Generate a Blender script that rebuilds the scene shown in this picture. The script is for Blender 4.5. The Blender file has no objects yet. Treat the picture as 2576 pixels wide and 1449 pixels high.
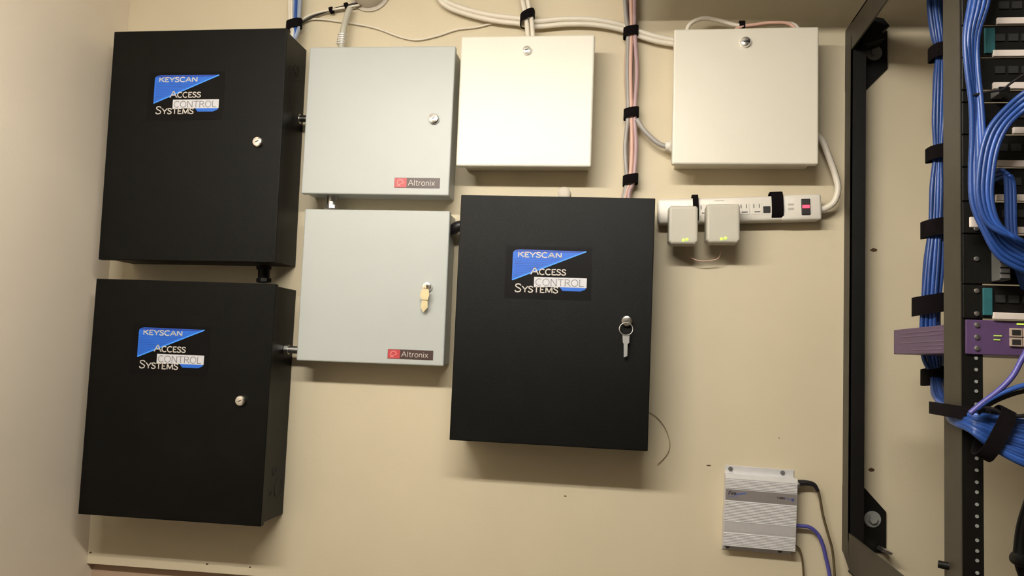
import bpy, bmesh, math, random
from mathutils import Vector, Matrix
R = math.radians
random.seed(4)
C = bpy.context.scene.collection
scene = bpy.context.scene

# ------------------------------------------------------------------ camera
CAM = Vector((0.0, -1.85, 1.60))
RT = Vector((0.99087783, 0.12937223, 0.03773519))
UP = Vector((-0.0271009, -0.08299627, 0.99618129))
FW = Vector((-0.13201008, 0.98811662, 0.07873306))
FPX = 2117.07
cd = bpy.data.cameras.new('camera'); cam = bpy.data.objects.new('camera', cd); C.objects.link(cam)
cd.sensor_width = 36.0; cd.lens = 36.0 * FPX / 2576.0; cd.clip_start = 0.02; cd.clip_end = 50
cam.matrix_world = Matrix(((RT.x, UP.x, -FW.x, CAM.x), (RT.y, UP.y, -FW.y, CAM.y), (RT.z, UP.z, -FW.z, CAM.z), (0, 0, 0, 1)))
scene.camera = cam
# ------------------------------------------------------------------ world, light, exposure
w = bpy.data.worlds.new('world'); scene.world = w; w.use_nodes = True
w.node_tree.nodes['Background'].inputs[0].default_value = (1.0, 0.93, 0.82, 1)
w.node_tree.nodes['Background'].inputs[1].default_value = 0.02
TUBE_POWER = 142.0
TUBE_COLOR = (1.0, 0.94, 0.83)
LIGHT = Vector((-0.40, -1.44, 2.44))
scene.view_settings.view_transform = 'Standard'; scene.view_settings.look = 'None'
scene.view_settings.gamma = 1.0; scene.view_settings.use_curve_mapping = False
scene.view_settings.exposure = 0.0

# ------------------------------------------------------------------ helpers
def at(px, py, dep):
    """point seen at photograph pixel (px, py), dep metres in front of the wall board"""
    d = FW + RT * ((px - 1288) / FPX) - UP * ((py - 724.5) / FPX)
    return CAM + d * ((-dep - CAM.y) / d.y)

def mat(name, col, rough=.5, metal=0.0, bump=0.0, bscale=200, var=0.0, emit=None, estr=1.0, spec=.5, vscale=3.0, coat=0):
    m = bpy.data.materials.new(name); m.use_nodes = True
    nt = m.node_tree; b = nt.nodes['Principled BSDF']
    b.inputs['Base Color'].default_value = (*col, 1); b.inputs['Roughness'].default_value = rough
    b.inputs['Metallic'].default_value = metal; b.inputs['Specular IOR Level'].default_value = spec
    b.inputs['Coat Weight'].default_value = coat
    tc = nt.nodes.new('ShaderNodeTexCoord')
    if var:
        n = nt.nodes.new('ShaderNodeTexNoise'); n.inputs['Scale'].default_value = vscale; n.inputs['Detail'].default_value = 5
        nt.links.new(tc.outputs['Object'], n.inputs['Vector'])
        r = nt.nodes.new('ShaderNodeValToRGB')
        r.color_ramp.elements[0].position = .3; r.color_ramp.elements[1].position = .7
        r.color_ramp.elements[0].color = (*[c * (1 - var) for c in col], 1)
        r.color_ramp.elements[1].color = (*[min(1, c * (1 + var)) for c in col], 1)
        nt.links.new(n.outputs['Fac'], r.inputs['Fac']); nt.links.new(r.outputs['Color'], b.inputs['Base Color'])
    if bump:
        n2 = nt.nodes.new('ShaderNodeTexNoise'); n2.inputs['Scale'].default_value = bscale; n2.inputs['Detail'].default_value = 3
        nt.links.new(tc.outputs['Object'], n2.inputs['Vector'])
        bp = nt.nodes.new('ShaderNodeBump'); bp.inputs['Strength'].default_value = bump; bp.inputs['Distance'].default_value = .002
        nt.links.new(n2.outputs['Fac'], bp.inputs['Height']); nt.links.new(bp.outputs['Normal'], b.inputs['Normal'])
    if emit:
        b.inputs['Emission Color'].default_value = (*emit, 1); b.inputs['Emission Strength'].default_value = estr
    return m

M = dict(
    wall=mat('cream wall paint', (.64, .56, .40), .55, bump=.12, bscale=140, var=.025, vscale=4),
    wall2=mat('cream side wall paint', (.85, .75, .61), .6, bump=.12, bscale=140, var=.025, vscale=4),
    farwall=mat('far wall paint', (.22, .19, .15), .7, bump=.1, var=.03),
    rawwall=mat('tan wall below board', (.42, .30, .21), .7, bump=.1, var=.04),
    hole=mat('screw hole brown', (.09, .045, .02), .9, var=.2, vscale=90),
    ceil=mat('ceiling paint', (.40, .38, .34), .8, bump=.1),
    floor=mat('floor tile', (.07, .06, .05), .5, var=.08),
    black=mat('black powder coat', (.0014, .0013, .0009), .42, bump=.25, bscale=900, var=.1, vscale=30, spec=.15),
    blackm=mat('black rack steel', (.004, .0036, .0028), .45, bump=.15, bscale=500, var=.1, vscale=25, spec=.3),
    blackmlit=mat('black rack steel lit side', (.040, .033, .022), .5, bump=.15, bscale=500, var=.1, vscale=25),  # black steel, light on its left-facing sides put into a paler brown base
    grey=mat('light grey enamel', (.45, .475, .465), .38, bump=.08, bscale=700, var=.015, vscale=8),
    cream=mat('off white enamel', (.75, .73, .64), .34, bump=.08, bscale=700, var=.015, vscale=8),
    cream4=mat('dull cream enamel', (.74, .70, .60), .34, bump=.08, bscale=700, var=.015, vscale=8),
    under=mat('enclosure body enamel', (.72, .67, .56), .45, bump=.08, bscale=700),
    chrome=mat('chrome', (.85, .83, .80), .16, 1.0, var=.04, vscale=80),
    steel=mat('dull steel', (.55, .54, .52), .35, 1.0, var=.08, vscale=60),
    zinc=mat('zinc bolt', (.36, .37, .36), .35, .25, var=.1, vscale=60),
    darkslot=mat('dark slot', (.01, .01, .01), .6, var=.2),
    brass=mat('brass key', (.66, .56, .34), .4, .55, var=.06, vscale=80),
    labelblack=mat('logo black', (.0022, .0016, .0018), .45, var=.1, vscale=60, spec=.12),
    blue=mat('logo blue', (.012, .13, .62), .4, var=.05, vscale=40),
    bluedk=mat('logo dark blue', (.008, .05, .36), .4, var=.05, vscale=40),
    bluelt=mat('logo light blue', (.05, .30, .95), .4, var=.04, vscale=40),
    lettering=mat('logo letter silver', (.62, .57, .52), .4, var=.08, vscale=120),
    banner=mat('logo banner silver', (.62, .62, .66), .4, var=.06, vscale=60),
    letdark=mat('letter dark grey', (.16, .16, .18), .5, var=.05),
    red=mat('nameplate red', (.48, .05, .06), .4, var=.1, vscale=60),
    redlt=mat('nameplate pale red', (.75, .30, .28), .4, var=.1),
    plate=mat('nameplate dark', (.05, .025, .022), .4, var=.1, vscale=60),
    white=mat('white plastic', (.74, .70, .63), .35, bump=.05, var=.02, vscale=30),
    whiteg=mat('grey white plastic', (.50, .475, .40), .4, bump=.05, var=.02, vscale=30),
    outlet=mat('outlet grey', (.45, .42, .38), .5, var=.05),
    redled=mat('red lit switch', (.9, .05, .08), .4, emit=(1, .06, .12), estr=1.6),
    greenled=mat('green lit led', (.5, .9, .1), .4, emit=(.42, 1.0, .05), estr=1.3),
    yled=mat('yellow green led', (.4, .6, .1), .4, emit=(.45, .6, .1), estr=.35),
    alu=mat('anodised aluminium', (.72, .71, .73), .42, .35, var=.03, vscale=50),
    alulight=mat('bright aluminium', (.84, .83, .84), .35, .35, var=.03, vscale=50),
    aludk=mat('grey label strip', (.22, .195, .185), .5, var=.04, vscale=50),
    aluband=mat('smooth aluminium band', (.60, .58, .58), .42, .3, var=.03, vscale=50),
    ink=mat('dark ink', (.03, .02, .04), .5, var=.1), inkblue=mat('blue ink', (.10, .13, .33), .5, var=.1),
    velcro=mat('black hook and loop', (.005, .0035, .004), .9, bump=.5, bscale=900, var=.15, vscale=60, spec=.1),
    cwhite=mat('white cable', (.76, .70, .60), .4, var=.04, vscale=20),
    cpink=mat('pink cable', (.68, .42, .33), .4, var=.06, vscale=20),
    cmauve=mat('mauve cable', (.44, .30, .32), .4, var=.06, vscale=20),
    cgrey=mat('grey cable', (.36, .34, .32), .4, var=.06, vscale=20),
    cslate=mat('blue grey cable', (.30, .34, .42), .4, var=.06, vscale=20),
    cpale=mat('pale blue cable', (.42, .52, .72), .4, var=.05, vscale=20),
    cblue=mat('blue network cable', (.014, .050, .21), .38, var=.10, vscale=18),
    cblue2=mat('bright blue network cable', (.024, .080, .33), .38, var=.10, vscale=18),
    cviolet=mat('violet blue cable', (.075, .07, .30), .38, var=.12, vscale=18),
    cblack=mat('black cable', (.012, .010, .012), .4, var=.1),
    colive=mat('dark olive cord', (.10, .075, .035), .45, var=.2, vscale=60),
    thread=mat('thin brown thread', (.36, .29, .17), .7, var=.1),
    purple=mat('purple enamel', (.085, .046, .12), .42, bump=.1, var=.06, vscale=20),
    purplelt=mat('pale purple print', (.13, .075, .16), .42, var=.06),
    teal=mat('teal plastic', (.015, .10, .115), .5, var=.12, vscale=60),
    gtag=mat('grey ribbed plastic', (.11, .11, .105), .55, var=.12, vscale=60),
    strip=mat('paper label strip', (.66, .58, .53), .5, var=.05, vscale=30),
    jack=mat('beige jack housing', (.42, .33, .27), .4, var=.06),
    tube=mat('lit tube', (1, 1, 1), .4, emit=TUBE_COLOR, estr=TUBE_POWER),
    fixture=mat('fixture white enamel', (.8, .8, .78), .4, var=.02),
    sensor=mat('beige plastic', (.56, .50, .42), .5, bump=.05, var=.04),
)

def put(name, bm, m, parent=None, smooth=False, loc=None, label=None):
    bmesh.ops.recalc_face_normals(bm, faces=bm.faces)
    if loc is not None: bmesh.ops.translate(bm, verts=bm.verts, vec=-Vector(loc))
    me = bpy.data.meshes.new(name); bm.to_mesh(me); bm.free()
    me.materials.append(M[m] if isinstance(m, str) else m)
    if smooth:
        for p in me.polygons: p.use_smooth = True
        try: me.set_sharp_from_angle(angle=R(38))
        except Exception: pass
    o = bpy.data.objects.new(name, me); C.objects.link(o)
    if parent: o.parent = parent
    if loc is not None: o.location = loc
    if label: o['label'] = label
    return o
def tag(o, label, cat, group=None, kind=None):
    o['label'] = label; o['category'] = cat
    if group: o['group'] = group
    if kind: o['kind'] = kind
    return o
def thing(name, label, cat, loc, rot=(0, 0, 0), group=None):
    o = bpy.data.objects.new(name, None); C.objects.link(o); o.location = loc; o.rotation_euler = rot
    o.empty_display_size = .02
    return tag(o, label, cat, group)
def struct(name, bm, m, label=None):
    o = put(name, bm, m); o['kind'] = 'structure'
    if label: o['label'] = label
    return o
def B(): return bmesh.new()
def box(bm, x0, x1, y0, y1, z0, z1, bev=0, seg=2):
    g = bmesh.ops.create_cube(bm, size=1)
    for v in g['verts']:
        v.co = Vector(((x0 + x1) / 2 + v.co.x * (x1 - x0), (y0 + y1) / 2 + v.co.y * (y1 - y0), (z0 + z1) / 2 + v.co.z * (z1 - z0)))
    if bev:
        es = list({e for v in g['verts'] for e in v.link_edges})
        bmesh.ops.bevel(bm, geom=es, offset=bev, segments=seg, affect='EDGES', profile=.5)
    return bm
def prism(bm, pts, axis, a, b):
    """extrude 2-D outline; axis 'y': pts are (x,z); 'x': (y,z); 'z': (x,y)"""
    def P(p, t):
        return (p[0], t, p[1]) if axis == 'y' else ((t, p[0], p[1]) if axis == 'x' else (p[0], p[1], t))
    n = len(pts); v = [bm.verts.new(P(p, a)) for p in pts] + [bm.verts.new(P(p, b)) for p in pts]
    bm.faces.new(v[:n]); bm.faces.new(v[n:][::-1])
    for i in range(n): bm.faces.new((v[i], v[(i + 1) % n], v[n + (i + 1) % n], v[n + i]))
    return bm
def disc(bm, c, r, y0, y1, n=24, dome=0):
    """cylinder along y"""
    def ring(rr, y): return [bm.verts.new((c[0] + rr * math.cos(2 * math.pi * i / n), y, c[1] + rr * math.sin(2 * math.pi * i / n))) for i in range(n)]
    sgn = 1 if y1 < y0 else -1
    prof = [(r, y0), (r, y1 + sgn * dome)]
    if dome: prof += [(r * .85, y1 + sgn * dome * .3), (r * .5, y1)]
    rs = [ring(*p) for p in prof]
    bm.faces.new(rs[0]); bm.faces.new(rs[-1][::-1])
    for a, b in zip(rs, rs[1:]):
        for i in range(n): bm.faces.new((a[i], a[(i + 1) % n], b[(i + 1) % n], b[i]))
    return bm
def spline(pts, k=6):
    pts = [Vector(p) for p in pts]
    if len(pts) < 3: return pts
    P = [pts[0] * 2 - pts[1]] + pts + [pts[-1] * 2 - pts[-2]]; out = []
    for i in range(1, len(P) - 2):
        for j in range(k):
            t = j / k; p0, p1, p2, p3 = P[i - 1:i + 3]
            out.append(.5 * ((2 * p1) + (p2 - p0) * t + (2 * p0 - 5 * p1 + 4 * p2 - p3) * t * t + (3 * p1 - p0 - 3 * p2 + p3) * t ** 3))
    return out + [pts[-1]]
def tube(bm, pts, r, n=10, k=6, rr=None):
    P = spline(pts, k); prev = None; rings = []
    ref = None
    for i, p in enumerate(P):
        t = (P[min(i + 1, len(P) - 1)] - P[max(i - 1, 0)]).normalized()
        if ref is None:
            ref = Vector((0, 1, 0)) if abs(t.y) < .9 else Vector((1, 0, 0))
        a = (ref - t * ref.dot(t)).normalized(); ref = a; b = t.cross(a)
        q = r if rr is None else rr[0] + (rr[1] - rr[0]) * i / (len(P) - 1)
        rings.append([bm.verts.new(p + (a * math.cos(2 * math.pi * j / n) + b * math.sin(2 * math.pi * j / n)) * q) for j in range(n)])
    bm.faces.new(rings[0][::-1]); bm.faces.new(rings[-1])
    for x, y in zip(rings, rings[1:]):
        for j in range(n): bm.faces.new((x[j], x[(j + 1) % n], y[(j + 1) % n], y[j]))
    return bm
def cable(name, pts, r, m, label, cat='cable', group=None, parent=None, k=6):
    bm = tube(B(), pts, r, k=k)
    o = put(name, bm, m, parent, smooth=True, loc=None if parent else Vector(pts[0]))
    if not parent: tag(o, label, cat, group)
    return o
def ringband(bm, c, rx, ry, h, t=.0015, n=20, tilt=0.0, ax=None):
    """flattened strap around a bundle running along direction ax (default z)"""
    ax = Vector(ax or (0, 0, 1)).normalized()
    q = Vector((0, 0, 1)).rotation_difference(ax); out = []
    for (s, zz) in ((1, -h / 2), (1, h / 2), (0, h / 2), (0, -h / 2)):
        row = []
        for i in range(n):
            a = 2 * math.pi * i / n
            ex, ey = rx + (t if s else 0), ry + (t if s else 0)
            ca, sa = math.cos(a), math.sin(a)
            f = (abs(ca) ** 3 + abs(sa) ** 3) ** (-1 / 3)
            p = Vector((ex * ca * f, ey * sa * f, zz + tilt * ca * f * ex))
            row.append(bm.verts.new(Vector(c) + q @ p))
        out.append(row)
    for a in range(4):
        x, y = out[a], out[(a + 1) % 4]
        for i in range(n): bm.faces.new((x[i], x[(i + 1) % n], y[(i + 1) % n], y[i]))
    return bm
def up_to_ceiling(pts):
    p = pts[0]; q = pts[1]; d = Vector((p.x - q.x, 0, p.z - q.z)).normalized() * .05
    e = p + d; f = e + Vector((d.x * .5, 0, .10))
    return [Vector((f.x, f.y, ZT - .001)), Vector((f.x, f.y, (f.z + ZT) / 2)), f + Vector((0, 0, .06)), f, e] + pts
def strap(c, rx, ry, h, label, group=None, tilt=0.0, ax=None, name='velcro_strap', m='velcro', t=.0018):
    bm = ringband(B(), c, rx, ry, h, tilt=tilt, ax=ax, t=t)
    return tag(put(name, bm, m, smooth=True, loc=Vector(c)), label, 'strap', group)

# ---- stroke lettering -------------------------------------------------
def arc(cx, cy, rx, ry, a0, a1, n=9):
    return [(cx + rx * math.cos(R(a0 + (a1 - a0) * i / n)), cy + ry * math.sin(R(a0 + (a1 - a0) * i / n))) for i in range(n + 1)]
S_ = [(.52, .80), (.44, .95), (.27, 1), (.10, .92), (.08, .74), (.22, .58), (.40, .46), (.52, .30), (.46, .10), (.27, 0), (.10, .05), (.03, .22)]
GL = {
 'K': (.72, [[(.12, 0), (.12, 1)], [(.64, 1), (.14, .46)], [(.28, .60), (.68, 0)]]),
 'E': (.60, [[(.12, 0), (.12, 1)], [(.12, .97), (.54, .97)], [(.12, .52), (.44, .52)], [(.12, .03), (.56, .03)]]),
 'Y': (.70, [[(.35, 0), (.35, .45)], [(.35, .45), (.04, 1)], [(.35, .45), (.66, 1)]]),
 'S': (.60, [S_]),
 'C': (.72, [arc(.40, .5, .34, .5, 48, 312, 14)]),
 'A': (.78, [[(.05, 0), (.39, 1)], [(.39, 1), (.73, 0)], [(.18, .36), (.60, .36)]]),
 'N': (.78, [[(.12, 0), (.12, 1)], [(.12, 1), (.66, 0)], [(.66, 0), (.66, 1)]]),
 'O': (.80, [arc(.40, .5, .34, .5, 0, 360, 20)]),
 'T': (.66, [[(.33, 0), (.33, 1)], [(.03, .97), (.63, .97)]]),
 'R': (.70, [[(.12, 0), (.12, 1)], [(.12, .97)] + arc(.34, .74, .24, .23, 90, -90, 8) + [(.12, .51)], [(.34, .51), (.66, 0)]]),
 'L': (.58, [[(.12, 0), (.12, 1)], [(.12, .03), (.54, .03)]]),
 'M': (.92, [[(.12, 0), (.14, 1)], [(.14, 1), (.46, .05)], [(.46, .05), (.78, 1)], [(.78, 1), (.80, 0)]]),
 'F': (.56, [[(.12, 0), (.12, 1)], [(.12, .97), (.52, .97)], [(.12, .52), (.44, .52)]]),
 'W': (.95, [[(.04, 1), (.26, 0), (.47, .9), (.68, 0), (.90, 1)]]),
 'l': (.26, [[(.12, 0), (.12, 1)]]),
 't': (.40, [[(.18, .92), (.18, .12), (.26, 0), (.36, .03)], [(.04, .68), (.34, .68)]]),
 'r': (.40, [[(.10, 0), (.10, .68)], [(.10, .45), (.20, .64), (.36, .68)]]),
 'o': (.58, [arc(.28, .34, .22, .34, 0, 360, 16)]),
 'n': (.56, [[(.10, 0), (.10, .68)], [(.10, .45), (.20, .64), (.34, .68), (.45, .55), (.45, 0)]]),
 'i': (.26, [[(.12, 0), (.12, .68)], [(.12, .84), (.12, .95)]]),
 'x': (.54, [[(.05, 0), (.46, .68)], [(.46, 0), (.05, .68)]]),
 'e': (.56, [[(.07, .36), (.49, .36)] + arc(.28, .34, .21, .34, 5, 300, 12)]),
}
def stroke(bm, pts, w, y):
    """flat ribbon in the xz plane, 0.25 mm thick"""
    n = len(pts); L = []; Rr = []
    for i in range(n):
        a = Vector(pts[max(i - 1, 0)]); b = Vector(pts[min(i + 1, n - 1)])
        if (b - a).length < 1e-9: b = Vector(pts[min(i + 2, n - 1)])
        d = (b - a).normalized(); q = Vector((-d.y, d.x)) * w / 2; p = Vector(pts[i])
        L.append(p + q); Rr.append(p - q)
    for i in range(n - 1):
        vs = [(L[i], y), (L[i + 1], y), (Rr[i + 1], y), (Rr[i], y)]
        top = [bm.verts.new((p.x, yy, p.y)) for p, yy in vs]
        bot = [bm.verts.new((p.x, yy + .00025, p.y)) for p, yy in vs]
        bm.faces.new(top); bm.faces.new(bot[::-1])
        for j in range(4): bm.faces.new((top[j], bot[j], bot[(j + 1) % 4], top[(j + 1) % 4]))
def word(bm, text, x, z, h, width, y, sw=.12, serif=False, big=1.0, shear=0.0, rot=0.0):
    """letters fit into `width`; first letter may be bigger"""
    adv = [GL[c][0] * (big if i == 0 else 1) for i, c in enumerate(text)]
    sx = width / (sum(adv) * h); cx = x
    for i, c in enumerate(text):
        hh = h * (big if i == 0 else 1)
        for s in GL[c][1]:
            pts = [(cx + px * hh * sx + shear * pz * hh, z + pz * hh) for px, pz in s]
            stroke(bm, pts, sw * h, y)
            if serif and len(s) == 2:
                for (px, pz), (qx, qz) in zip(pts, s):
                    if qz in (0, 1): stroke(bm, [(px - .13 * hh, pz + (.02 * hh if qz == 0 else -.02 * hh)), (px + .13 * hh, pz + (.02 * hh if qz == 0 else -.02 * hh))], .05 * hh, y)
        cx += adv[i] * h * sx
    return bm

# ------------------------------------------------------------------ the setting
XL, XR, YF, ZT = -1.215, 2.3, -3.3, 2.80
BZ = 1.081
struct('wall_back', box(B(), XL - .1, XR + .1, .020, .12, 0, ZT), 'rawwall', 'back wall seen as a strip below the board')
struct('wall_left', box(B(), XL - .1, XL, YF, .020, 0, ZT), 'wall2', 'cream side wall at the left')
struct('wall_right', box(B(), XR, XR + .1, YF, .020, 0, ZT), 'farwall')
struct('wall_front', box(B(), XL - .1, XR + .1, YF - .1, YF, 0, ZT), 'farwall')
struct('floor', box(B(), XL - .1, XR + .1, YF - .1, .12, -.1, 0), 'floor')
struct('ceiling', box(B(), XL - .1, XR + .1, YF - .1, .12, ZT, ZT + .1), 'ceil')
bd = thing('backboard', 'large cream painted plywood board covering the wall behind all the cabinets', 'board', (XL, .02, BZ))
put('board_panel', box(B(), 0, XR - XL - .001, -.020, -.0005, 0, ZT - BZ - .002, .0012), 'wall', bd)
def hole(px, py, rw=.006, rh=.004):
    p = at(px, py, 0) - bd.location
    bm = B(); n = 12
    vs = [(p.x + rw * math.cos(2 * math.pi * i / n) * (1 + .25 * math.sin(i * 2.3)), p.z + rh * math.sin(2 * math.pi * i / n)) for i in range(n)]
    prism(bm, vs, 'y', -.0204, -.0199)
    put('screw_hole', bm, 'hole', bd)
for a in [(2198, 629, .007, .004), (2192, 1182, .006, .004), (1783, 1171, .005, .0015), (1422, 1248, .003, .0015), (228, 1390, .003, .002),
          (521, 1419, .003, .002), (629, 1427, .002, .002), (1960, 1102, .0012, .001), (195, 172, .001, .001)][:8]: hole(*a)

# ------------------------------------------------------------------ strip light (outside the frame, above the camera)
for LT, lab, ln in ((LIGHT, 'white twin tube strip light hung under the ceiling', .59),):
    fx = thing('ceiling_light', lab, 'light', LT)
    put('housing', box(B(), -ln - .03, ln + .03, -.045, .045, .025, .075, .004), 'fixture', fx)
    for yy in (-.035, .035):
        put('tube', tube(B(), [(-ln, yy, 0), (0, yy, 0), (ln, yy, 0)], .013, 12), 'tube', fx, True)
    for xx in (-ln - .015, ln + .015): put('end_cap', box(B(), xx - .012, xx + .012, -.055, .055, -.018, .03, .003), 'fixture', fx)
    for xx in (-.4, .4): put('hanger', tube(B(), [(xx, 0, .075), (xx, 0, ZT - LT.z)], .004, 8), 'steel', fx)

# ladder tray added unseen above the rack to shade the wall's top right
tr = thing('shade_tray', 'black ladder tray added out of view above the rack to shade the wall', 'cable tray', (-.02, 0, CAM.z + .764))
TL = XR - tr.location.x
for d_ in (-.46, -.15): put('side_rail', box(B(), 0, TL, d_ - .008, d_ + .008, 0, .062, .001), 'blackm', tr)
rg = put('rung', box(B(), 0, .02, -.45, -.16, .005, .02), 'blackm', tr); rg.location = (.08, 0, 0)
for k in range(1, 9):
    o = rg.copy(); C.objects.link(o); o.location = (.08 + k * .27, 0, 0)
for k in range(2): put('hanger', tube(B(), [(.3 + 1.5 * k, -.30, .005), (.3 + 1.5 * k, -.30, ZT - tr.location.z)], .005, 8), 'steel', tr)

# ------------------------------------------------------------------ cabinets
def lockset(parent, x, z, y, r=.0105, key=None, slotrot=20, label=None):
    bm = disc(B(), (x, z), r, y, y - .009, 28, dome=.003)
    lk = put('lock', bm, 'chrome', parent, True, label=label)
    bm = B(); prism(bm, [(x + a * math.cos(R(slotrot)) - b * math.sin(R(slotrot)), z + a * math.sin(R(slotrot)) + b * math.cos(R(slotrot))) for a, b in ((-.004, -.0009), (.004, -.0009), (.004, .0009), (-.004, .0009))], 'y', y - .0094, y - .0088)
    put('keyhole', bm, 'darkslot', lk)
    if key == 'brass':
        bm = B(); box(bm, x - .0015, x + .0015, y - .017, y - .009, z - .004, z + .004)
        prism(bm, [(x - .008, z - .006), (x - .011, z - .020), (x - .007, z - .028), (x + .006, z - .029), (x + .009, z - .018), (x + .007, z - .006)], 'y', y - .0175, y - .0155)
        prism(bm, [(x - .007, z - .030), (x - .009, z - .046), (x - .003, z - .055), (x + .006, z - .045), (x + .005, z - .029)], 'y', y - .0145, y - .0125)
        put('key', bm, 'brass', lk, label='brass keys hanging from the lock')
    if key == 'ring':
        cz = z - .0165; pts = [(x - .001 + .0135 * math.cos(R(a)), y - .012 + .001 * math.sin(R(a)), cz + .0125 * math.sin(R(a))) for a in range(0, 361, 20)]
        put('key_ring', tube(B(), pts, .0011, 8, 2), 'steel', lk, True)
        bm = B(); prism(bm, [(x - .008, cz - .012), (x + .006, cz - .011), (x + .006, cz - .027), (x + .003, cz - .030), (x + .003, cz - .054), (x - .004, cz - .057), (x - .005, cz - .03), (x - .007, cz - .026)], 'y', y - .0125, y - .0105)
        put('key', bm, 'zinc', lk, label='small key hanging from a ring')
    return lk
def logo(parent, x, z, y):
    """access control label; x,z = top-left of the blue emblem, unit = px of the centre cabinet"""
    u = .1525 / 184
    P = lambda pts: [(x + a * u, z - b * u) for a, b in pts]
    lb = put('logo_label', prism(B(), P([(-17, -9), (199, -9), (199, 123), (-17, 123)]), 'y', y - .0006, y), 'labelblack', parent, label='black label with blue emblem reading KEYSCAN ACCESS CONTROL SYSTEMS')
    y -= .0007
    bm = prism(B(), P([(1, 6), (6, 2), (16, 0), (184, 1), (0, 78), (0, 12)]), 'y', y - .0003, y)
    put('blue_emblem', bm, 'blue', lb)
    bm = B()
    prism(bm, P([(3, 6), (8, 2.5), (16, .6), (182, 1.6), (168, 5), (12, 6)]), 'y', y - .0005, y - .0003)
    for k in range(11):
        v = 22 + k * 4.4; e = 184 * (1 - v / 78)
        if e > 14: prism(bm, P([(5, v), (e - 12, v), (e - 12, v + .9), (5, v + .9)]), 'y', y - .0005, y - .0003)
    put('emblem_stripes', bm, 'bluedk', lb)
    bm = B(); stroke(bm, P([(1, 77), (183, 1.4)]), 3.2 * u, y - .0006); put('emblem_edge', bm, 'bluelt', lb)
    for tx, a_, b_, hh, ww, sw_, bg in (('KEYSCAN', 12, 19, 12.5, 112, .21, 1.0), ('ACCESS', 46, 62, 14, 90, .19, 1.3), ('SYSTEMS', 8, 107, 15, 110, .18, 1.35)):
        bm = B(); word(bm, tx, x + a_ * u, z - b_ * u, hh * u, ww * u, y - .0009, sw_, True, bg)
        put('lettering', bm, 'lettering', lb)
    bm = B(); prism(bm, P([(120, 91), (186, 91), (184, 96), (172, 101), (128, 101)]), 'y', y - .0004, y); put('banner_tail', bm, 'blue', lb)  # printed blue shape under the banner
    bm = B(); prism(bm, P([(56, 68), (187, 68), (187, 92), (56, 92)]), 'y', y - .0006, y); put('banner', bm, 'banner', lb)
    bm = B(); word(bm, 'CONTROL', x + 59 * u, z - 89 * u, 16.5 * u, 122 * u, y - .0008, .10, True); put('banner_lettering', bm, 'letdark', lb)
def cabinet(name, label, cat, cx, cz, w_, h_, d, rot, m, mb, door=.016, inset=.004, group=None, bev=.0015):
    r_ = thing(name, label, cat, (cx, 0, CAM.z + cz), (0, -R(rot), 0), group)
    W, H = w_ / 2, h_ / 2
    put('body', box(B(), -W + inset, W - inset, -(d - door - .0012), -.0003, -H + inset, H - inset, .001), mb, r_)
    # door: front slab with a turned-back rim
    put('door', box(B(), -W, W, -d, -(d - door), -H, H, bev, 3), m, r_)
    return r_
def loc_of(r_, px, py, d):
    return r_.matrix_basis.inverted() @ at(px, py, d)
def knockout(r_, side, y, z, rad, w_):
    bm = B(); x = w_ / 2 - .004
    pts = [(x + .0002, y + rad * math.cos(R(a)), z + rad * math.sin(R(a))) for a in range(0, 361, 20)]
    tube(bm, pts, .0008, 6, 2); put('knockout', bm, 'darkslot', r_)

b1 = cabinet('control_cabinet', 'black control cabinet at upper left, above another black cabinet', 'cabinet', -.956, .4376, .4115, .5209, .126, .42, 'black', 'black', group='black control cabinets')
b2 = cabinet('control_cabinet', 'black control cabinet at lower left, knockouts on its right side', 'cabinet', -.9526, -.1241, .4174, .5137, .126, -.1, 'black', 'black', group='black control cabinets')
b3 = cabinet('control_cabinet', 'black control cabinet in the centre with key ring in its lock', 'cabinet', -.1452, .0745, .4043, .512, .126, -.3, 'black', 'black', group='black control cabinets')
for c_, lk, lg, key in ((b1, (650, 358), (391, 190), None), (b2, (607, 1008), (351, 823), None), (b3, (1577, 808), (1291, 627), 'ring')):
    p = loc_of(c_, *lk, .126); lockset(c_, p.x, p.z, -.126, .0115, key, 25)
    p = loc_of(c_, *lg, .126); logo(c_, p.x, p.z, -.126)
for y, z, r_ in ((-.035, -.190, .020), (-.075, -.195, .006), (-.062, -.150, .010)): knockout(b2, 1, y, z, r_, .4174)
knockout(b1, 1, -.05, .19, .012, .4115)

def nameplate(c_, px0, py0, px1, py1, d):
    a = loc_of(c_, px0, py0, d); b = loc_of(c_, px1, py1, d); y = -d
    npl = put('nameplate', box(B(), a.x, b.x, y - .0008, y, b.z, a.z), 'plate', c_, label='dark red nameplate reading Altronix')
    w_ = b.x - a.x; h_ = a.z - b.z
    put('red_panel', box(B(), a.x + .0008, a.x + w_ * .27, y - .0011, y - .0008, b.z + .0008, a.z - .0008), 'red', npl)
    bm = B(); cx, cz = a.x + w_ * .13, (a.z + b.z) / 2
    stroke(bm, [(cx + h_ * .30 * math.cos(R(t)), cz + h_ * .30 * math.sin(R(t))) for t in range(20, 300, 20)], .0016, y - .0014)
    stroke(bm, [(cx - h_ * .35, cz - h_ * .3), (cx + h_ * .4, cz + h_ * .05)], .0013, y - .0014)
    put('emblem', bm, 'redlt', npl)
    bm = B(); word(bm, 'Altronix', a.x + w_ * .30, b.z + h_ * .24, h_ * .56, w_ * .60, y - .0013, .11); put('lettering', bm, 'lettering', npl)
g1 = cabinet('power_supply_cabinet', 'light grey power supply cabinet, upper one, no key in its lock', 'cabinet', -.55, .5058, .3352, .3342, .079, -.15, 'grey', 'grey', group='light grey power supply cabinets', bev=.003)
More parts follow.
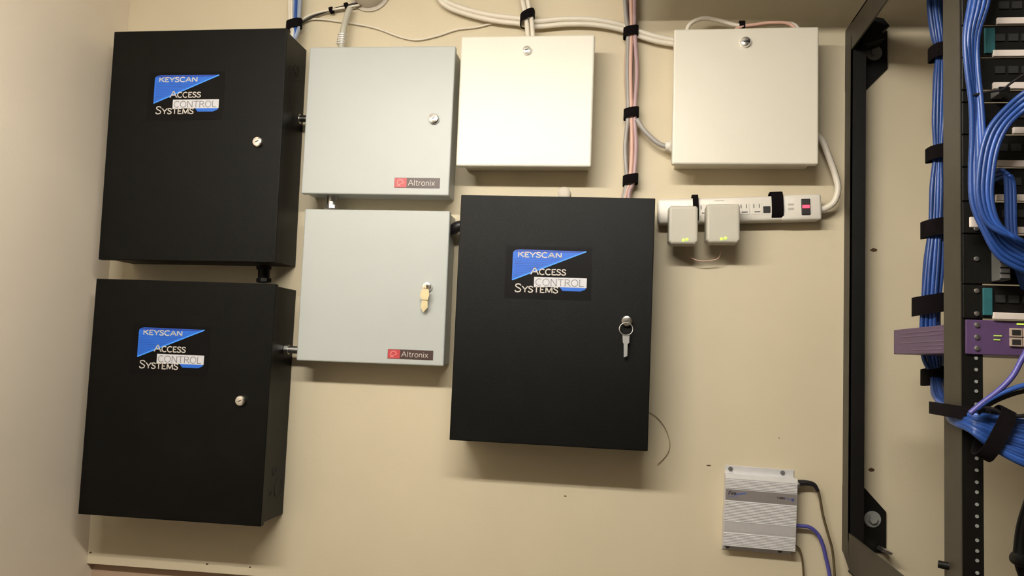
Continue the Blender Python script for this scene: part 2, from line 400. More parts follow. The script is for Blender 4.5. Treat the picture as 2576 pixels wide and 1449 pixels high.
g2 = cabinet('power_supply_cabinet', 'light grey power supply cabinet, lower one, brass keys in its lock', 'cabinet', -.5422, .1371, .3285, .3354, .079, .05, 'grey', 'grey', group='light grey power supply cabinets', bev=.003)
p = loc_of(g1, 1092, 300, .079); lockset(g1, p.x, p.z, -.079, .0115)
p = loc_of(g2, 1075, 722, .079); lockset(g2, p.x, p.z, -.079, .011, 'brass')
nameplate(g1, 993, 447, 1106, 474, .079); nameplate(g2, 976, 878, 1089, 906, .079)
w3 = cabinet('alarm_enclosure', 'cream white square enclosure above the centre black cabinet', 'enclosure', -.2225, .5467, .2921, .2885, .087, 0.05, 'cream', 'under', .02, .009, group='cream enclosures', bev=.004)
w4 = cabinet('alarm_enclosure', 'cream white square enclosure above the power strip', 'enclosure', .2389, .556, .2963, .2905, .087, .35, 'cream4', 'under', .02, .009, group='cream enclosures', bev=.004)
p = loc_of(w3, 1326, 128, .087); lockset(w3, p.x, p.z, -.087, .0095)
p = loc_of(w4, 1875, 107, .087); lockset(w4, p.x, p.z, -.087, .0110)

# nipples and fittings between the cabinets
def nipple(pa, pb, r, m, label, ring=True):
    d = Vector(pb) - Vector(pa); o = thing('conduit_nipple', label, 'fitting', pa)
    put('pipe', tube(B(), [Vector((0, 0, 0)), d], r, 16), m, o, True)
    if ring:
        for t in (.12, .88): put('locknut', tube(B(), [d * (t - .1), d * (t + .1)], r * 1.35, 8), m, o)
    return o
nipple(at(664, 668, .055), at(664, 706, .055) + Vector((0, 0, -.004)), .013, 'black', 'short black pipe between the two left black cabinets')
nipple((-.752, -.045, at(757, 299, .045).z), (-.716, -.045, at(757, 299, .045).z), .0085, 'chrome', 'short chrome pipe joining upper black and upper grey cabinets')
nipple((-.748, -.045, at(735, 880, .045).z), (-.704, -.045, at(735, 880, .045).z), .0085, 'steel', 'short steel pipe joining lower black and lower grey cabinets')
nipple(at(836, 492, .035) + Vector((0, 0, .006)), at(834, 520, .035) + Vector((0, 0, -.006)), .012, 'steel', 'short pipe between the two light grey cabinets')
cable('cable_sleeve', [at(1122, 588, .04), at(1140, 578, .045), at(1152, 570, .05), at(1172, 566, .05)], .012, 'cblack', 'thick black cable sleeve between lower grey and centre black cabinets', 'cable')
tag(put('bushing', disc(B(), (at(1420, 488, .05).x, at(1420, 488, .05).z), .014, -.036, -.062, 20, .003), 'sensor', None, True), 'small beige bushing on top edge of the centre black cabinet', 'fitting')

# ------------------------------------------------------------------ cables above the cabinets
# vertical bundle into the centre cabinet
mats = ['cpink', 'cmauve', 'cgrey', 'cwhite', 'cslate', 'cpink', 'cgrey', 'cpink', 'cmauve']
base = [(1583, -60), (1586, 40), (1588, 82), (1589, 180), (1588, 285), (1587, 370), (1585, 452), (1577, 482), (1572, 520)]
zt3 = at(1580, 494, .04).z - .012
for i, mm in enumerate(mats):
    ox, oy = (i % 3 - 1) * 11, (i // 3)
    pts = []
    for j, (x, y) in enumerate(base):
        tight = .75 if j in (2, 4, 6) else 1.1
        if j >= 7: tight = .7
        ph = math.sin(i * 1.9 + j * 1.3) * 3 * (0 if j in (2, 4, 6) else 1)
        q = at(x + ox * tight + ph, y, .012 + .008 * oy)
        pts.append(q)
    pts[-1].z = zt3; pts = up_to_ceiling(pts)
    word_ = {'cpink': 'pink', 'cmauve': 'mauve', 'cgrey': 'grey', 'cwhite': 'white', 'cslate': 'blue grey'}[mm]
    cable('bundled_cable', pts, .0046, mm, word_ + ' cable in the vertical bundle running down into the centre black cabinet', group=word_ + ' cables in the vertical bundle')
for (x, y), w_ in (((1587, 82), 'top'), ((1588, 286), 'middle'), ((1586, 453), 'lowest')):
    strap(at(x, y, .022), .0150, .0150, .021, 'black strap around vertical cable bundle, ' + w_ + ' of three', 'straps on the vertical bundle', tilt=.18)
# thick white run
for i in range(3):
    o = [(0, 0, 0), (2, 7, .008), (-2, -6, .010)][i]
    pts = [at(x + o[0], y + o[1], .010 + o[2]) for x, y in ((1085, -50), (1110, 0), (1160, 25), (1235, 44), (1300, 52), (1345, 60), (1420, 54), (1490, 55), (1555, 66), (1600, 82), (1650, 97), (1712, 104 + 3 * i))]
    pts = up_to_ceiling(pts)
    cable('white_cable', pts, .0058, 'cwhite', 'thick white cable swooping across the top towards the right cream enclosure', group='thick white cables across the top')
for i in range(2):
    pts = [at(x + i * 13, y, .040) for x, y in ((1300, -60), (1314, 0), (1323, 45), (1326, 70), (1330, 100))]
    pts[-1].z = w3.location.z + .138; pts = up_to_ceiling(pts)
    cable('white_cable', pts, .0052, 'cwhite', 'white cable dropping into the top of the middle cream enclosure', group='white drop cables')
strap(at(1327, 46, .027), .014, .024, .020, 'black strap where white cables cross above middle cream enclosure', tilt=.5)
cable('thin_cable', [at(x, y, .006) for x, y in ((742, 62), (770, 52), (800, 48), (860, 55), (940, 69), (1005, 92), (1050, 100), (1100, 90), (1150, 74), (1200, 68), (1260, 53), (1318, 40))], .0022, 'cwhite', 'thin white cable drooping along the wall above grey cabinet', 'cable')
cable('thin_cable', [at(x, y, .016) for x, y in ((745, 60), (775, 40), (810, 29), (845, 23), (880, 17), (905, 12))], .0026, 'cwhite', 'thin white cable running up to the beige sounder')
cable('thin_cable', [at(x, y, .012) for x, y in ((748, 64), (785, 42), (815, 31), (850, 20), (878, 13), (910, 6))], .0026, 'cblack', 'thin black cable running up to the beige sounder')
for x, y in ((834, 26), (872, 15)):
    strap(at(x, y, .014), .005, .007, .008, 'small black tie on sounder cables, ' + ('left one' if x < 850 else 'right one'), 'small black cable ties', name='cable_tie', ax=(1, 0, .3))
# bundle top left into black cabinet 1
for i, mm in enumerate(['cwhite', 'cwhite', 'cpale', 'cblue2', 'cpale', 'cslate']):
    ox = (i - 2.5) * 5.5
    pts = [at(745 + ox, -60, .02 + .006 * (i % 2)), at(742 + ox, 0, .022 + .006 * (i % 2)), at(741 + ox * .8, 60, .03 + .006 * (i % 2)), at(742 + ox * .5, 84, .045), at(739 + ox * .4, 100, .062)]
    pts[-1].x = min(pts[-1].x, -.765); pts[-1].z = b1.location.z + .25; pts = up_to_ceiling(pts)
    cl = {'cwhite': 'white', 'cpale': 'pale blue', 'cblue2': 'blue', 'cslate': 'blue grey'}[mm]
    cable('bundled_cable', pts, .0036, mm, cl + ' cable dropping behind the top corner of upper left black cabinet', group=cl + ' cables at top left')
strap(at(740, 63, .033), .016, .012, .020, 'black strap around cable bundle above upper left black cabinet', tilt=.25)
# sounder, top edge of frame
so = at(932, -21, 0)
sn = thing('sounder', 'beige round sounder partly cut off at the top of the picture', 'sounder', so)
put('housing', disc(B(), (0, 0), .042, 0, -.050, 40, .014), 'sensor', sn, True)
put('base_plate', disc(B(), (0, 0), .050, 0, -.008, 40, .002), 'sensor', sn, True)
put('cable_spout', tube(B(), [(-.046, -.014, -.004), (-.030, -.02, -.002)], .012, 14), 'sensor', sn, True)
# flexible connector into top of grey cabinet 1
fc = thing('flexible_conduit', 'short ribbed grey conduit entering top of upper grey cabinet', 'conduit', at(858, 112, .035))
o0 = fc.location
pth = [at(880, 22, .020) - o0, at(872, 45, .028) - o0, at(864, 75, .035) - o0, at(859, 122, .035) - o0]
put('conduit', tube(B(), pth, .0075, 14), 'whiteg', fc, True)
for k in range(5):
    c_ = at(861 - k * .8, 88 + k * 5.5, .035) - o0
    put('thread_ring', ringband(B(), c_, .0085, .0085, .002, t=.001), 'alulight', fc, True)
# loop cables above enclosure 4
cable('white_cable', [at(x, y, .045) for x, y in ((1728, 100), (1730, 70), (1745, 54), (1772, 46), (1810, 52), (1850, 63), (1885, 66), (1930, 61), (1970, 59), (2000, 64), (2015, 90))], .0046, 'cwhite', 'white cable looping over the top of right cream enclosure')
cable('white_cable', [at(x, y, .055) for x, y in ((1840, 85), (1862, 68), (1900, 62), (1940, 57), (1985, 60), (2010, 84))], .0036, 'cpink', 'pinkish thin cable lying along top of right cream enclosure')
strap(at(1866, 65, .048), .008, .009, .012, 'small black tie above right cream enclosure', ax=(1, 0, 0), name='cable_tie')
# white cable from enclosure to power strip
pw = [at(2040, 335, .035), at(2066, 350, .035), at(2085, 395, .034), at(2101, 440, .033), at(2108, 475, .033), at(2098, 508, .032), at(2076, 524, .030), at(2055, 528, .028)]
cable('power_cord', pw, .0068, 'cwhite', 'white cord curving from right cream enclosure to the power strip', 'cord')
cable('grey_cable', [at(x, y, .035) for x, y in ((1602, 300), (1618, 325), (1640, 348), (1662, 364), (1684, 370))], .0055, 'cgrey', 'grey cable branching from vertical bundle to right cream enclosure')
cn = thing('cable_connector', 'white cable connector on left side of right cream enclosure', 'fitting', at(1683, 368, .035))
put('collar', tube(B(), [(-.008, 0, 0), (.022, 0, 0)], .011, 14), 'white', cn, True)
put('nut', tube(B(), [(.001, 0, 0), (.006, 0, 0)], .014, 6), 'white', cn)

# ------------------------------------------------------------------ power strip with adapters
pa, pb = at(1655, 531, .042), at(2066, 520, .042)
ang = math.atan2(pb.z - pa.z, pb.x - pa.x); Ls = math.hypot(pb.x - pa.x, pb.z - pa.z)
ps = thing('power_strip', 'long white power strip with red lit switch, strapped under right cream enclosure', 'power strip', (pa.x, 0, pa.z), (0, -ang, 0))
HS = .0265
put('housing', box(B(), 0, Ls, -.042, -.0005, -HS, HS, .006, 3), 'white', ps, True)
u = lambda px: (px - 1655) / 411 * Ls
put('end_block', box(B(), u(1966), u(2067), -.0445, -.030, -HS - .001, HS + .001, .006, 3), 'white', ps, True)
sw = put('switch', box(B(), u(2016), u(2038), -.0475, -.044, -.017, .017, .0015), 'darkslot', ps)
put('switch_light', box(B(), u(2018), u(2036), -.0495, -.0472, -.0035, .0035, .001), 'redled', sw)
put('rating_text', box(B(), u(1984), u(1998), -.0449, -.0444, -.006, -.001), 'outlet', ps)
put('rating_text', box(B(), u(1984), u(1998), -.0449, -.0444, .004, .008), 'outlet', ps)
for k, px in enumerate((1700, 1745, 1772, 1820, 1873, 1905)):
    ol = put('outlet', box(B(), u(px) - .010, u(px) + .012, -.0426, -.041, -.013, .012, .001), 'outlet' if 0 else 'white', ps)
    bm = B(); box(bm, u(px) - .006, u(px) - .0042, -.0430, -.0424, .001, .009); box(bm, u(px) + .005, u(px) + .0068, -.0430, -.0424, .001, .009)
    box(bm, u(px) - .004, u(px) + .008, -.0430, -.0424, -.0085, -.0060)
    put('slot', bm, 'gtag', ol)
put('side_notch', box(B(), u(1922), u(1940), -.0435, -.040, -.010, .004, .001), 'darkslot', ps)
put('groove', box(B(), u(1800), u(1825), -.0425, -.0418, .018, .0195), 'outlet', ps)
for px, hh, nm in ((1951, .024, 'wide black strap wrapped around the power strip near its switch'), (1748, .012, 'black strap around power strip between the two adapters')):
    c_ = at(px, 520 if px > 1900 else 527, .024) + Vector((0, .0, 0))
    c_.y = -.0245
    strap(c_, HS + .0028, .0235, hh, nm, ax=(1, 0, math.tan(ang)))
def adapter(px0, py0, px1, py1, label, leds):
    D1 = .088
    a = at(px0, py0, D1); b = at(px1, py1, D1); cx = (a.x + b.x) / 2; W = (b.x - a.x) / 2; H = (a.z - b.z)
    r_ = thing('plug_adapter', label, 'adapter', (cx, 0, b.z), (0, R(-1), 0), 'plug adapters in the power strip')
    pr = [(-W + .006, 0), (W - .006, 0), (W, .006), (W, H - .004), (W - .004, H), (-W + .004, H), (-W, H - .004), (-W, .006)]
    bm = prism(B(), pr, 'y', -D1, -.0446)
    es = [e for e in bm.edges if abs(e.verts[0].co.y + D1) < 1e-5 and abs(e.verts[1].co.y + D1) < 1e-5]
    bmesh.ops.bevel(bm, geom=es, offset=.006, segments=3, affect='EDGES', profile=.6)
    put('case', bm, 'whiteg', r_)
    for x, y in leds:
        q = r_.matrix_basis.inverted() @ at(x, y, D1)
        put('status_light', disc(B(), (q.x, q.z), .0030, -D1 + .001, -D1 - .0015, 16, .001), 'greenled', r_, True, label='lit green light')
adapter(1684, 517, 1756, 614, 'white plug adapter with two green lights, left one beside black cabinet', ((1719, 604), (1728, 602)))
adapter(1779, 512, 1862, 611, 'white plug adapter with two green lights, right one of the pair', ((1815, 601), (1825, 599)))
cable('adapter_lead', [at(x, y, .03) for x, y in ((1725, 612), (1728, 640), (1755, 655), (1785, 655), (1808, 648), (1820, 612))], .0010, 'cpink', 'thin reddish lead looping below the two adapters', 'cable')
cable('thin_wire', [at(x, y, .004) for x, y in ((1633, 1036), (1655, 1052), (1675, 1080), (1685, 1115), (1678, 1142), (1655, 1168))], .0008, 'thread', 'very thin wire loop beside lower right of the centre black cabinet', 'wire')

# ------------------------------------------------------------------ silver network box
DD = .030
c0, c1, c2, c3 = at(1823, 1187, DD), at(2004, 1203, DD), at(2004, 1388, DD), at(1822, 1374, DD)
ctr = (c0 + c1 + c2 + c3) / 4; W = ((c1 - c0).length + (c2 - c3).length) / 4; H = ((c0 - c3).length + (c1 - c2).length) / 4
ar = math.atan2((c1 - c0 + c2 - c3).z, (c1 - c0 + c2 - c3).x)
nb = thing('network_box', 'silver ribbed metal network box mounted low on the wall', 'network device', (ctr.x, 0, ctr.z), (0, -ar, 0))
bm = B(); prism(bm, [(-.003, H - .004), (-DD + .007, H - .004), (-DD, H - .011), (-DD, -H), (-.003, -H)], 'x', -W, W)
put('case', bm, 'alu', nb)
put('top_bevel', prism(B(), [(-DD + .0065, H - .0035), (-DD - .0008, H - .0115), (-DD - .0008, H - .0125), (-.003, H - .0035)], 'x', -W, W), 'alulight', nb)
put('mounting_plate', box(B(), -W + .001, W - .003, -.003, -.0004, -H - .012, H + .012, .0005), 'alu', nb)
bm = B(); z = H - .014
zone = []
tot = 2 * H
zr = lambda f: H - f * tot           # f: fraction from the top
while z > -H + .002:
    f = (H - z) / tot
    if not (.205 < f < .375) and not (.655 < f < .80):
        prism(bm, [(-DD, z), (-DD - .0013, z - .0005), (-DD - .0013, z - .0016), (-DD, z - .0021)], 'x', -W + .0003, W - .0003)
    z -= .0031
put('cooling_fins', bm, 'alulight', nb)
lbn = put('label_band', box(B(), -W + .001, W - .001, -DD - .0009, -DD, zr(.37), zr(.225)), 'aludk', nb, label='dark grey label band with small lettering')
bm = B(); word(bm, 'Fire', -W + .006, zr(.30), .0075, .016, -DD - .0012, .2, shear=.15); put('lettering', bm, 'ink', lbn)
bm = B(); stroke(bm, [(-W + .020, zr(.292)), (-W + .03, zr(.278)), (-W + .043, zr(.262))], .0035, -DD - .0012); stroke(bm, [(-W + .006, zr(.322)), (-W + .026, zr(.322))], .0010, -DD - .0012)
put('swoosh', bm, 'inkblue', lbn)
bm = B(); word(bm, 'WAN', W - .040, zr(.305), .0045, .015, -DD - .0012, .28); put('lettering', bm, 'ink', lbn)
bm = B(); stroke(bm, [(W - .025, zr(.285)), (W - .016, zr(.30)), (W - .008, zr(.302))], .0013, -DD - .0012)
for a in range(0, 180, 45): stroke(bm, [(W - .009 - .004 * math.cos(R(a)), zr(.302) - .004 * math.sin(R(a))), (W - .009 + .004 * math.cos(R(a)), zr(.302) + .004 * math.sin(R(a)))], .0012, -DD - .0013)
put('star_mark', bm, 'inkblue', lbn)
put('smooth_band', box(B(), -W + .001, W - .001, -DD - .0007, -DD, zr(.795), zr(.66)), 'aluband', nb)
for x, z in ((-W + .012, H + .005), (W - .026, H + .005), (-W + .012, -H - .005), (W - .026, -H - .005)):
    put('screw', disc(B(), (x, z), .0046, -.003, -.0075, 14, .0015), 'gtag', nb, True)
put('power_socket', tube(B(), [(W - .002, -.018, H - .015), (W + .006, -.018, H - .015)], .0065, 14), 'steel', nb, True)
pc = [at(x, y, .018) for x, y in ((2009, 1215), (2030, 1215), (2048, 1220), (2058, 1236), (2064, 1260), (2070, 1295), (2082, 1340), (2092, 1375), (2097, 1410), (2101, 1470), (2106, 1530))]
pcd = thing('power_lead', 'dark olive power lead with black plug in the silver network box', 'cable', pc[0])
put('cord', tube(B(), [q - pc[0] for q in pc[2:]], .0026, 10), 'colive', pcd, True)
put('plug', tube(B(), [q - pc[0] for q in pc[:4]], .006, 12, rr=(.0068, .0036)), 'cblack', pcd, True)
cable('patch_cable', [at(x, y, .016) for x, y in ((2000, 1322), (2015, 1323), (2038, 1327), (2058, 1345), (2070, 1372), (2077, 1400), (2085, 1435), (2095, 1500))], .0040, 'cviolet', 'violet blue patch cable leaving the right side of silver network box')
cable('thin_cable', [at(x, y, .010) for x, y in ((2000, 1372), (2010, 1380), (2016, 1398), (2020, 1425), (2024, 1500))], .0021, 'colive', 'thin olive cable from lower right corner of silver network box')

# ------------------------------------------------------------------ wall bracket of the swing rack
XB = .460
def zb(py, px=2118): return at(px, py, 0).z
zt, zb_ = zb(78), zb(1386)
br = thing('rack_bracket', 'black steel wall bracket with arms reaching out to the equipment rack', 'bracket', (XB, 0, zb_))
zt -= zb_
T = .0035; UD = .050; ARM = .655
put('upright_plate', prism(B(), [(-.002, 0), (-.002, zt), (-UD, zt), (-UD, 0)], 'x', 0, T), 'blackmlit', br)
put('upright_flange', box(B(), 0, .030, -UD, -UD + T, .03, zt - .03), 'blackm', br)
put('arm', prism(B(), [(-UD, zt), (-UD, zt - .060), (-ARM, zt - .05), (-ARM, zt)], 'x', 0, T), 'blackmlit', br)
put('arm', prism(B(), [(-.002, .002), (-UD, .046), (-ARM, .042), (-ARM, -.030), (-.10, -.030), (-.06, -.028)], 'x', T * .2, T * 1.2), 'blackmlit', br)
put('arm_flange', box(B(), 0, .030, -ARM, -UD, zt - T, zt), 'blackm', br)
put('arm_flange', box(B(), 0, .024, -ARM, -UD, -.030, -.030 + T), 'blackm', br)
def foot(mirror):
    s = -1 if mirror else 1; z0 = zt if mirror else 0
    f = lambda z: z0 + s * z
    pts = [(.0, f(.002)), (.086, f(.002)), (.086, f(.085)), (.040, f(.135)), (.0, f(.135))]
    return prism(B(), pts, 'y', -.004, -.0004)
for k, mir in enumerate((False, True)):
    ft = put('mounting_foot', foot(mir), 'blackm', br)
    q = at(2195, 1306, .005) if not mir else at(2199, 133, .005)
    q = q - br.location
    bl = put('bolt', disc(B(), (q.x, q.z), .0165, -.004, -.0065, 32, .0008), 'zinc', br, True, label='round washer with hex bolt')
    bm = B(); prism(bm, [(q.x + .0085 * math.cos(R(a)), q.z + .0085 * math.sin(R(a))) for a in range(15, 375, 60)], 'y', -.013, -.0062); put('bolt_head', bm, 'zinc', bl)
q = at(2222, 1390, .03) - br.location
put('clip', prism(B(), [(q.x - .008, q.z + .004), (q.x + .012, q.z - .001), (q.x + .014, q.z + .003), (q.x - .004, q.z + .010)], 'y', -.045, -.01), 'steel', br, label='small bare steel clip')
q = at(2228, 72, .02) - br.location
put('hinge_block', prism(B(), [(.02, q.z + .016), (.062, q.z + .006), (.074, q.z - .010), (.058, q.z - .022), (.066, q.z - .035), (.02, q.z - .05)], 'y', -.06, -.004), 'blackm', br)

# ------------------------------------------------------------------ rack: rails
RD = .65
xr0, xr1 = at(2417, 900, RD).x, at(2470, 900, RD).x
z_lo, z_hi = br.location.z - .15, br.location.z + zt + .12
rk = thing('equipment_rack', 'black open equipment rack frame at the right edge, blue cables tied to it', 'rack', (xr0, -RD, z_lo))
HR = z_hi - z_lo; RW = .4826
put('rail', box(B(), 0, .003, 0, .060, 0, HR), 'blackmlit', rk, label='left rail side web')
put('rail_face', box(B(), 0, xr1 - xr0, -.003, 0, 0, HR), 'blackm', rk)
put('rail', box(B(), RW - .003, RW, 0, .077, 0, HR), 'blackm', rk, label='right rail side web')
put('rail_face', box(B(), RW - (xr1 - xr0), RW, -.003, 0, 0, HR), 'blackm', rk)
for zz in (0, HR - .04): put('cross_member', box(B(), .003, RW - .003, .02, .06, zz, zz + .04), 'blackm', rk)
# threaded holes: three to a rack unit
UPX = 85.4
zs = []
for py in (901, 930, 960, 984, 1017, 1057, 1153, 1183, 1213, 1238, 1269, 1299, 1323, 1359, 1386, 1410, 1441):
    zs.append(at(2457, py, RD + .003).z)
hx = at(2457, 1250, RD + .003).x - xr0
hm = disc(B(), (0, 0), .0023, 0, -.0012, 12)
hb = put('rail_hole', hm, 'zinc', rk, True); hb.location = (hx, -.003, zs[0] - z_lo); hmesh = hb.data
for zz in zs[1:]:
    o = hb.copy(); C.objects.link(o); o.location = (hx, -.003, zz - z_lo)
hk = thing('rail_hook', 'short round peg and slot on lower part of left rack rail', 'hook', at(2395, 1425, RD - .05))
put('peg', tube(B(), [(-.018, 0, .002), (.020, -.01, -.002)], .0052, 12), 'blackm', hk, True)
put('slot', box(B(), -.004, 0, -.002, .002, .004, .03), 'darkslot', hk)

# ------------------------------------------------------------------ patch panels
def zpx(py): return at(2500, py, RD + .004).z
def panel(py_top, py_bot, strip_py, label, sx, teal=None):
    z0, z1 = zpx(py_bot), zpx(py_top)
    r_ = thing('patch_panel', label, 'patch panel', (xr0, -RD - .0035, z0), group='black patch panels in the rack')
    h_ = z1 - z0 - .0012
    put('faceplate', box(B(), .001, RW, -.0025, 0, 0, h_, .0008), 'blackm', r_)
    zz = zpx(strip_py) - z0; x0 = at(sx, strip_py, RD).x - xr0
    put('label_strip', box(B(), x0, RW - .03, -.008, -.0026, zz - .0046, zz + .0046, .001), 'strip', r_)
    pz = zz - .024 if zz > h_ / 2 else zz + .018
    pz = max(.004, min(h_ - .012, pz))
    first = None
    for k in range(24):
        x = x0 + .004 + k * (RW - .03 - x0 - .008) / 24
        if first is None:
            first = put('port', box(B(), 0, .0125, -.0045, -.0026, 0, .010), 'darkslot', r_); first.location = (x, 0, pz); o = first
        else: o = first.copy(); C.objects.link(o); o.location = (x, 0, pz)
    for zq in (.006, h_ - .008):
        put('screw', disc(B(), (hx, zq), .0036, -.0024, -.0050, 12, .001), 'steel', r_, True)
    if teal: put('end_tag', box(B(), at(teal[0], strip_py, RD).x - xr0, at(teal[1], strip_py, RD).x - xr0, -.0062, -.0025, .004, h_ - .004, .001), teal[2], r_, label='teal plastic end tag')
panel(-18, 63, 57, 'black patch panel with white strip, topmost in the rack', 2500)
panel(64, 144, 138, 'black patch panel with teal end tag beside the pale blue bundle', 2490, (2470, 2497, 'teal'))
panel(145, 226, 219, 'black patch panel whose white strip a thin black cable crosses', 2490)
panel(258, 338, 331, 'black patch panel whose strip shows only at the far right edge', 2540)
panel(339, 420, 414, 'black patch panel beside the merging blue cable bundles', 2497)
panel(421, 506, 499, 'black patch panel behind the drooping blue cable, above the grey tag', 2497)
panel(507, 588, 580, 'black patch panel just above the blue cable swoop', 2507)
panel(716, 802, 795, 'black patch panel directly above the purple switch', 2490, (2466, 2490, 'teal'))
def manager(py_top, py_bot, label, tagpx):
    z0, z1 = zpx(py_bot), zpx(py_top); h_ = z1 - z0 - .0012
    r_ = thing('cable_manager', label, 'cable manager', (xr0, -RD - .0035, z0), group='cable managers in the rack')
    put('faceplate', box(B(), .001, RW, -.0025, 0, 0, h_, .0008), 'blackm', r_)
    a, b = at(tagpx[0], 300, RD).x - xr0, at(tagpx[1], 300, RD).x - xr0
    fg = put('finger', box(B(), a, b, -.03, -.0026, .003, h_ - .003, .001), 'gtag', r_)
    bm = B()
    for k in range(8):
        zz = .004 + k * (h_ - .008) / 8; box(bm, a - .0004, b + .0004, -.0308, -.0296, zz, zz + .0012)
    put('ridges', bm, 'blackm', fg)
    put('screw', disc(B(), (hx, h_ / 2), .0036, -.0024, -.0050, 12, .001), 'steel', r_, True)
manager(227, 257, 'narrow black cable manager with grey ribbed finger, upper in the rack', (2487, 2512))
manager(589, 715, 'tall black cable manager with grey ribbed finger below the blue swoop', (2486, 2511))
tape = at(2455, 559, RD + .03)
tag(put('cable_tag', box(B(), tape.x - .008, tape.x + .008, tape.y - .002, tape.y + .002, tape.z - .007, tape.z + .007, .001), 'strip'), 'small white tag at the lower end of the blue bundle', 'tag')

# ------------------------------------------------------------------ purple switch
z0, z1 = zpx(893), zpx(806)
swt = thing('network_switch', 'purple rack switch with green lights whose side sticks out behind the rail', 'network switch', (xr0, -RD - .0035, z0))
h_ = z1 - z0
bx0 = .018
put('chassis', box(B(), bx0, RW - .018, .0, .345, .002, h_ - .002, .001), 'purple', swt)
put('front_panel', box(B(), .004, RW - .004, -.003, 0, 0, h_, .001), 'purple', swt)
for zz in (.008, h_ / 2, h_ - .007): put('screw', disc(B(), (hx, zz), .0036, -.0028, -.0052, 12, .001), 'steel', swt, True)
for k, (py, x0_, x1_) in enumerate(((845, 2494, 2514), (855, 2494, 2510))):
    a, b = at(x0_, py, RD).x - xr0, at(x1_, py, RD).x - xr0; zz = at(2500, py, RD).z - z0
    put('indicator', box(B(), a, b, -.0040, -.0028, zz - .0008, zz + .0008), 'yled', swt)
a = at(2552, 816, RD).x - xr0; zz = at(2560, 816, RD).z - z0
put('indicator', box(B(), a, a + .011, -.0040, -.0028, zz - .0008, zz + .0008), 'greenled', swt, label='bright green light')
pj = None
for r_i, zz in enumerate((at(2550, 837, RD).z - z0, at(2550, 861, RD).z - z0)):
    for k in range(12):
        x = at(2531, 850, RD).x - xr0 + k * .0165 + .001
        if pj is None:
            pj = put('port', box(B(), 0, .0155, -.006, -.0028, -.0058, .0058, .0006), 'jack', swt); o = pj
            dk = put('opening', box(B(), .0025, .013, -.0066, -.0058, -.0035, .0035), 'darkslot', pj)
            o.location = (x, 0, zz)
        else:
            o = pj.copy(); C.objects.link(o); o.location = (x, 0, zz)
            d = dk.copy(); C.objects.link(d); d.parent = o
# side print on the chassis
bm = B()
for k, (zz, y0_, y1_) in enumerate(((.036, .10, .30), (.030, .12, .31), (.020, .09, .31), (.014, .05, .20), (.008, .12, .25))):
    box(bm, bx0 - .0008, bx0 + .0004, y0_, y1_, zz, zz + .0016)
put('side_ridges', bm, 'purplelt', swt)

# ------------------------------------------------------------------ blue cables
GL_ = 'blue network cables in the bundle left of the rack rail'
path = [(2349, -90, .27), (2354, 20, .27), (2363, 90, .27), (2367, 131, .27), (2369, 200, .27), (2366, 300, .27), (2362, 385, .27), (2360, 470, .27), (2356, 573, .27), (2350, 660, .27),
        (2342, 765, .27), (2340, 830, .265), (2346, 900, .27), (2356, 945, .30), (2366, 995, .42), (2388, 1040, .600), (2440, 1062, .680), (2500, 1088, .70), (2600, 1120, .70), (2700, 1120, .69)]
ties = {3: .55, 6: .6, 8: .75, 10: .95, 13: .75, 15: .45, 16: .45}
for i in range(14):
    a = (i % 5 - 2) / 2; bqq = (i // 5 - 1)
    pts = []
    for j, (x, y, d) in enumerate(path):
        if j == 17: d = .69
        k = ties.get(j, 1.0 + .12 * math.sin(i * 2.1 + j))
        if j in (8, 9, 10, 11, 12): k *= 1.35
        wx = a * 15 * k; wy = 0
        if j >= 15:
            wx = 0; wy = (i - 6.5) * {15: 2.2, 16: 3, 17: 6.0, 18: 8.6, 19: 9}[j]
        pts.append(at(x + wx, y + wy, d + bqq * .0085 * (k if j < 15 else .8)))
    pts = up_to_ceiling(pts) + [at(3050, 1135 + (i - 6.5) * 9, .69), at(3330, 1090 + (i - 6.5) * 9, .66)]
    cable('network_cable', pts, .0038, 'cblue2' if i % 3 == 0 else 'cblue', 'blue network cable in the tied bundle running down left of the rack rail', group=GL_, k=5)
for k_, (x, y, hh, rx) in enumerate(((2365, 131, .025, .0165), (2360, 385, .025, .0175), (2354, 573, .030, .022), (2342, 765, .034, .029), (2354, 945, .028, .021))):
    nm = ['topmost', 'second from the top', 'third from the top', 'wide one just above the purple switch', 'lowest, below the purple switch'][k_]
    strap(at(x, y, .30 if y > 900 else .27), rx, .021, hh, 'black strap on blue bundle left of rail, ' + nm, 'straps on the left blue bundle', tilt=.2)
# big strap around the rail and bundle
rc = at(2420, 1038, RD - .03); strap(rc, .031, .052, .017, 'wide black strap wrapped around rack rail and blue bundle', tilt=-.12, t=.003)
strap(at(2500, 1090, .69), .034, .016, .020, 'black strap fanning out the blue bundle right of the rail', ax=(.9, 0, -.45), t=.002)
# inner bundle
GI = 'blue network cables in the inner bundle'
inner = [(2478, -80), (2462, 10), (2444, 90), (2446, 170), (2456, 260), (2460, 350), (2462, 430), (2468, 500), (2486, 570), (2525, 625), (2600, 668), (2700, 690)]
for i in range(10):
    a = (i % 5 - 2) / 2; dd = (i // 5)
    pts = []
    for j, (x, y) in enumerate(inner):
        k = [22, 22, 16, 14, 13, 15, 20, 22, 20, 18, 17, 17][j]
        pts.append(at(x + a * k * (1 if j < 8 else .6), y - a * k * (0 if j < 7 else 1.2 if j > 8 else .5), .69 + dd * .008 + .003 * math.sin(i + j)))
    pts[-1].y = -RD - .007; pts = up_to_ceiling(pts)
    cable('network_cable', pts, .0034, 'cblue' if i % 4 else 'cblue2', 'blue network cable hanging in the inner bundle over the patch panels', group=GI, k=5)
upper = [(2700, 190), (2610, 235), (2560, 268), (2515, 315), (2492, 365), (2480, 430), (2478, 500), (2500, 565), (2560, 605), (2680, 640)]
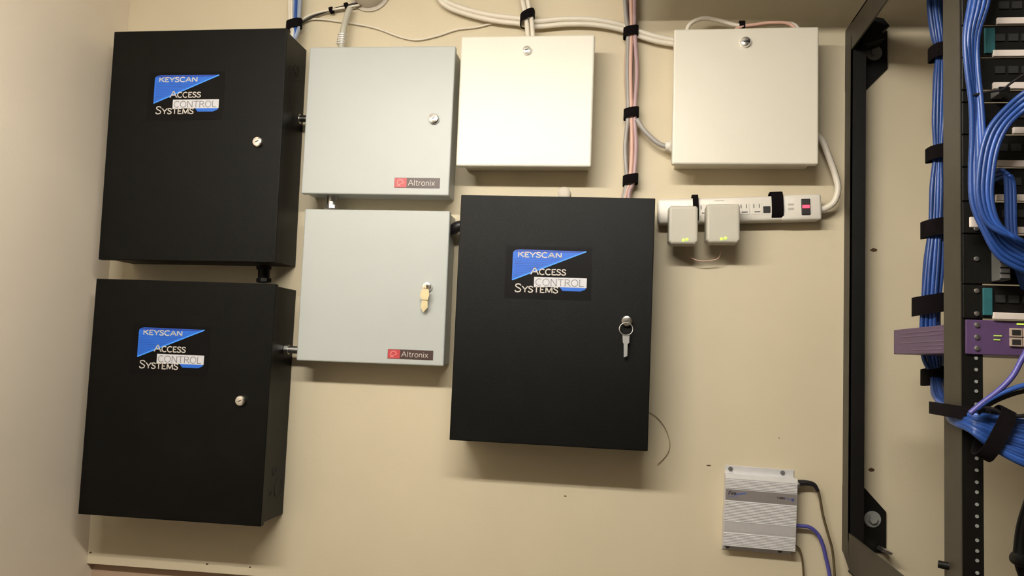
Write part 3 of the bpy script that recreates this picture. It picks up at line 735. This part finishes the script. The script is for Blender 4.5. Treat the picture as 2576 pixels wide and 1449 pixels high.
for i in range(8):
    a = (i % 4 - 1.5) / 1.5; dd = i // 4
    pts = [at(x + a * 17 * (.3 if j < 3 else 1), y + a * (18 if j < 3 else 6), .705 + dd * .008) for j, (x, y) in enumerate(upper)]
    pts[0].y = pts[-1].y = -RD - .007
    cable('network_cable', pts, .0034, 'cblue2' if i % 3 == 0 else 'cblue', 'blue network cable looping in from the right edge over the patch panels', group='blue network cables looping in from the right', k=5)
for i in range(3):
    pts = [at(x + i * 9, y + i * 7, .685) for x, y in ((2490, 436), (2515, 428), (2530, 445), (2533, 500), (2535, 570), (2545, 640), (2600, 720))]
    pts[0].y = pts[-1].y = -RD - .007
    cable('network_cable', pts, .0034, 'cblue', 'blue network cable hanging straight down in front of the white strips', group='short hanging blue cables')
cable('thin_cable', [at(x, y, .70) for x, y in ((2440, 242), (2480, 232), (2520, 226), (2545, 208), (2600, 172))], .0016, 'cblack', 'thin black cable crossing the white label strip near the top')
cable('patch_cable', [at(x, y, .70) for x, y in ((2600, 862), (2592, 868), (2570, 905), (2548, 945), (2515, 980), (2470, 1015), (2440, 1040))], .0036, 'cviolet', 'violet blue patch cable leaving the purple switch downward')
cable('patch_cable', [at(x, y, .70) for x, y in ((2640, 960), (2576, 970), (2530, 985), (2490, 1005), (2455, 1030))], .0034, 'cblue2', 'bright blue patch cable below the purple switch')
cable('patch_cable', [at(x, y, .695) for x, y in ((2640, 972), (2576, 984), (2535, 996), (2495, 1014), (2460, 1040))], .0028, 'cblack', 'black patch cable under the bright blue one')
cable('patch_cable', [at(x, y, .70) for x, y in ((2460, 1022), (2500, 1030), (2530, 1044), (2576, 1046), (2640, 1030))], .0026, 'cblack', 'dark cable curving right above the tied blue fan')
# latch arm bottom right
la = thing('latch_arm', 'dark metal latch arm with round knob at lower right edge', 'latch', at(2560, 1405, .60))
o0 = la.location
put('arm', tube(B(), [at(2600, 1240, .60) - o0, at(2575, 1320, .60) - o0, at(2566, 1385, .60) - o0, at(2566, 1410, .60) - o0, at(2590, 1470, .60) - o0, at(2640, 1520, .60) - o0], .0085, 12), 'blackm', la, True)
put('knob', disc(B(), (0, 0), .0095, .004, -.016, 20, .004), 'blackm', la, True)
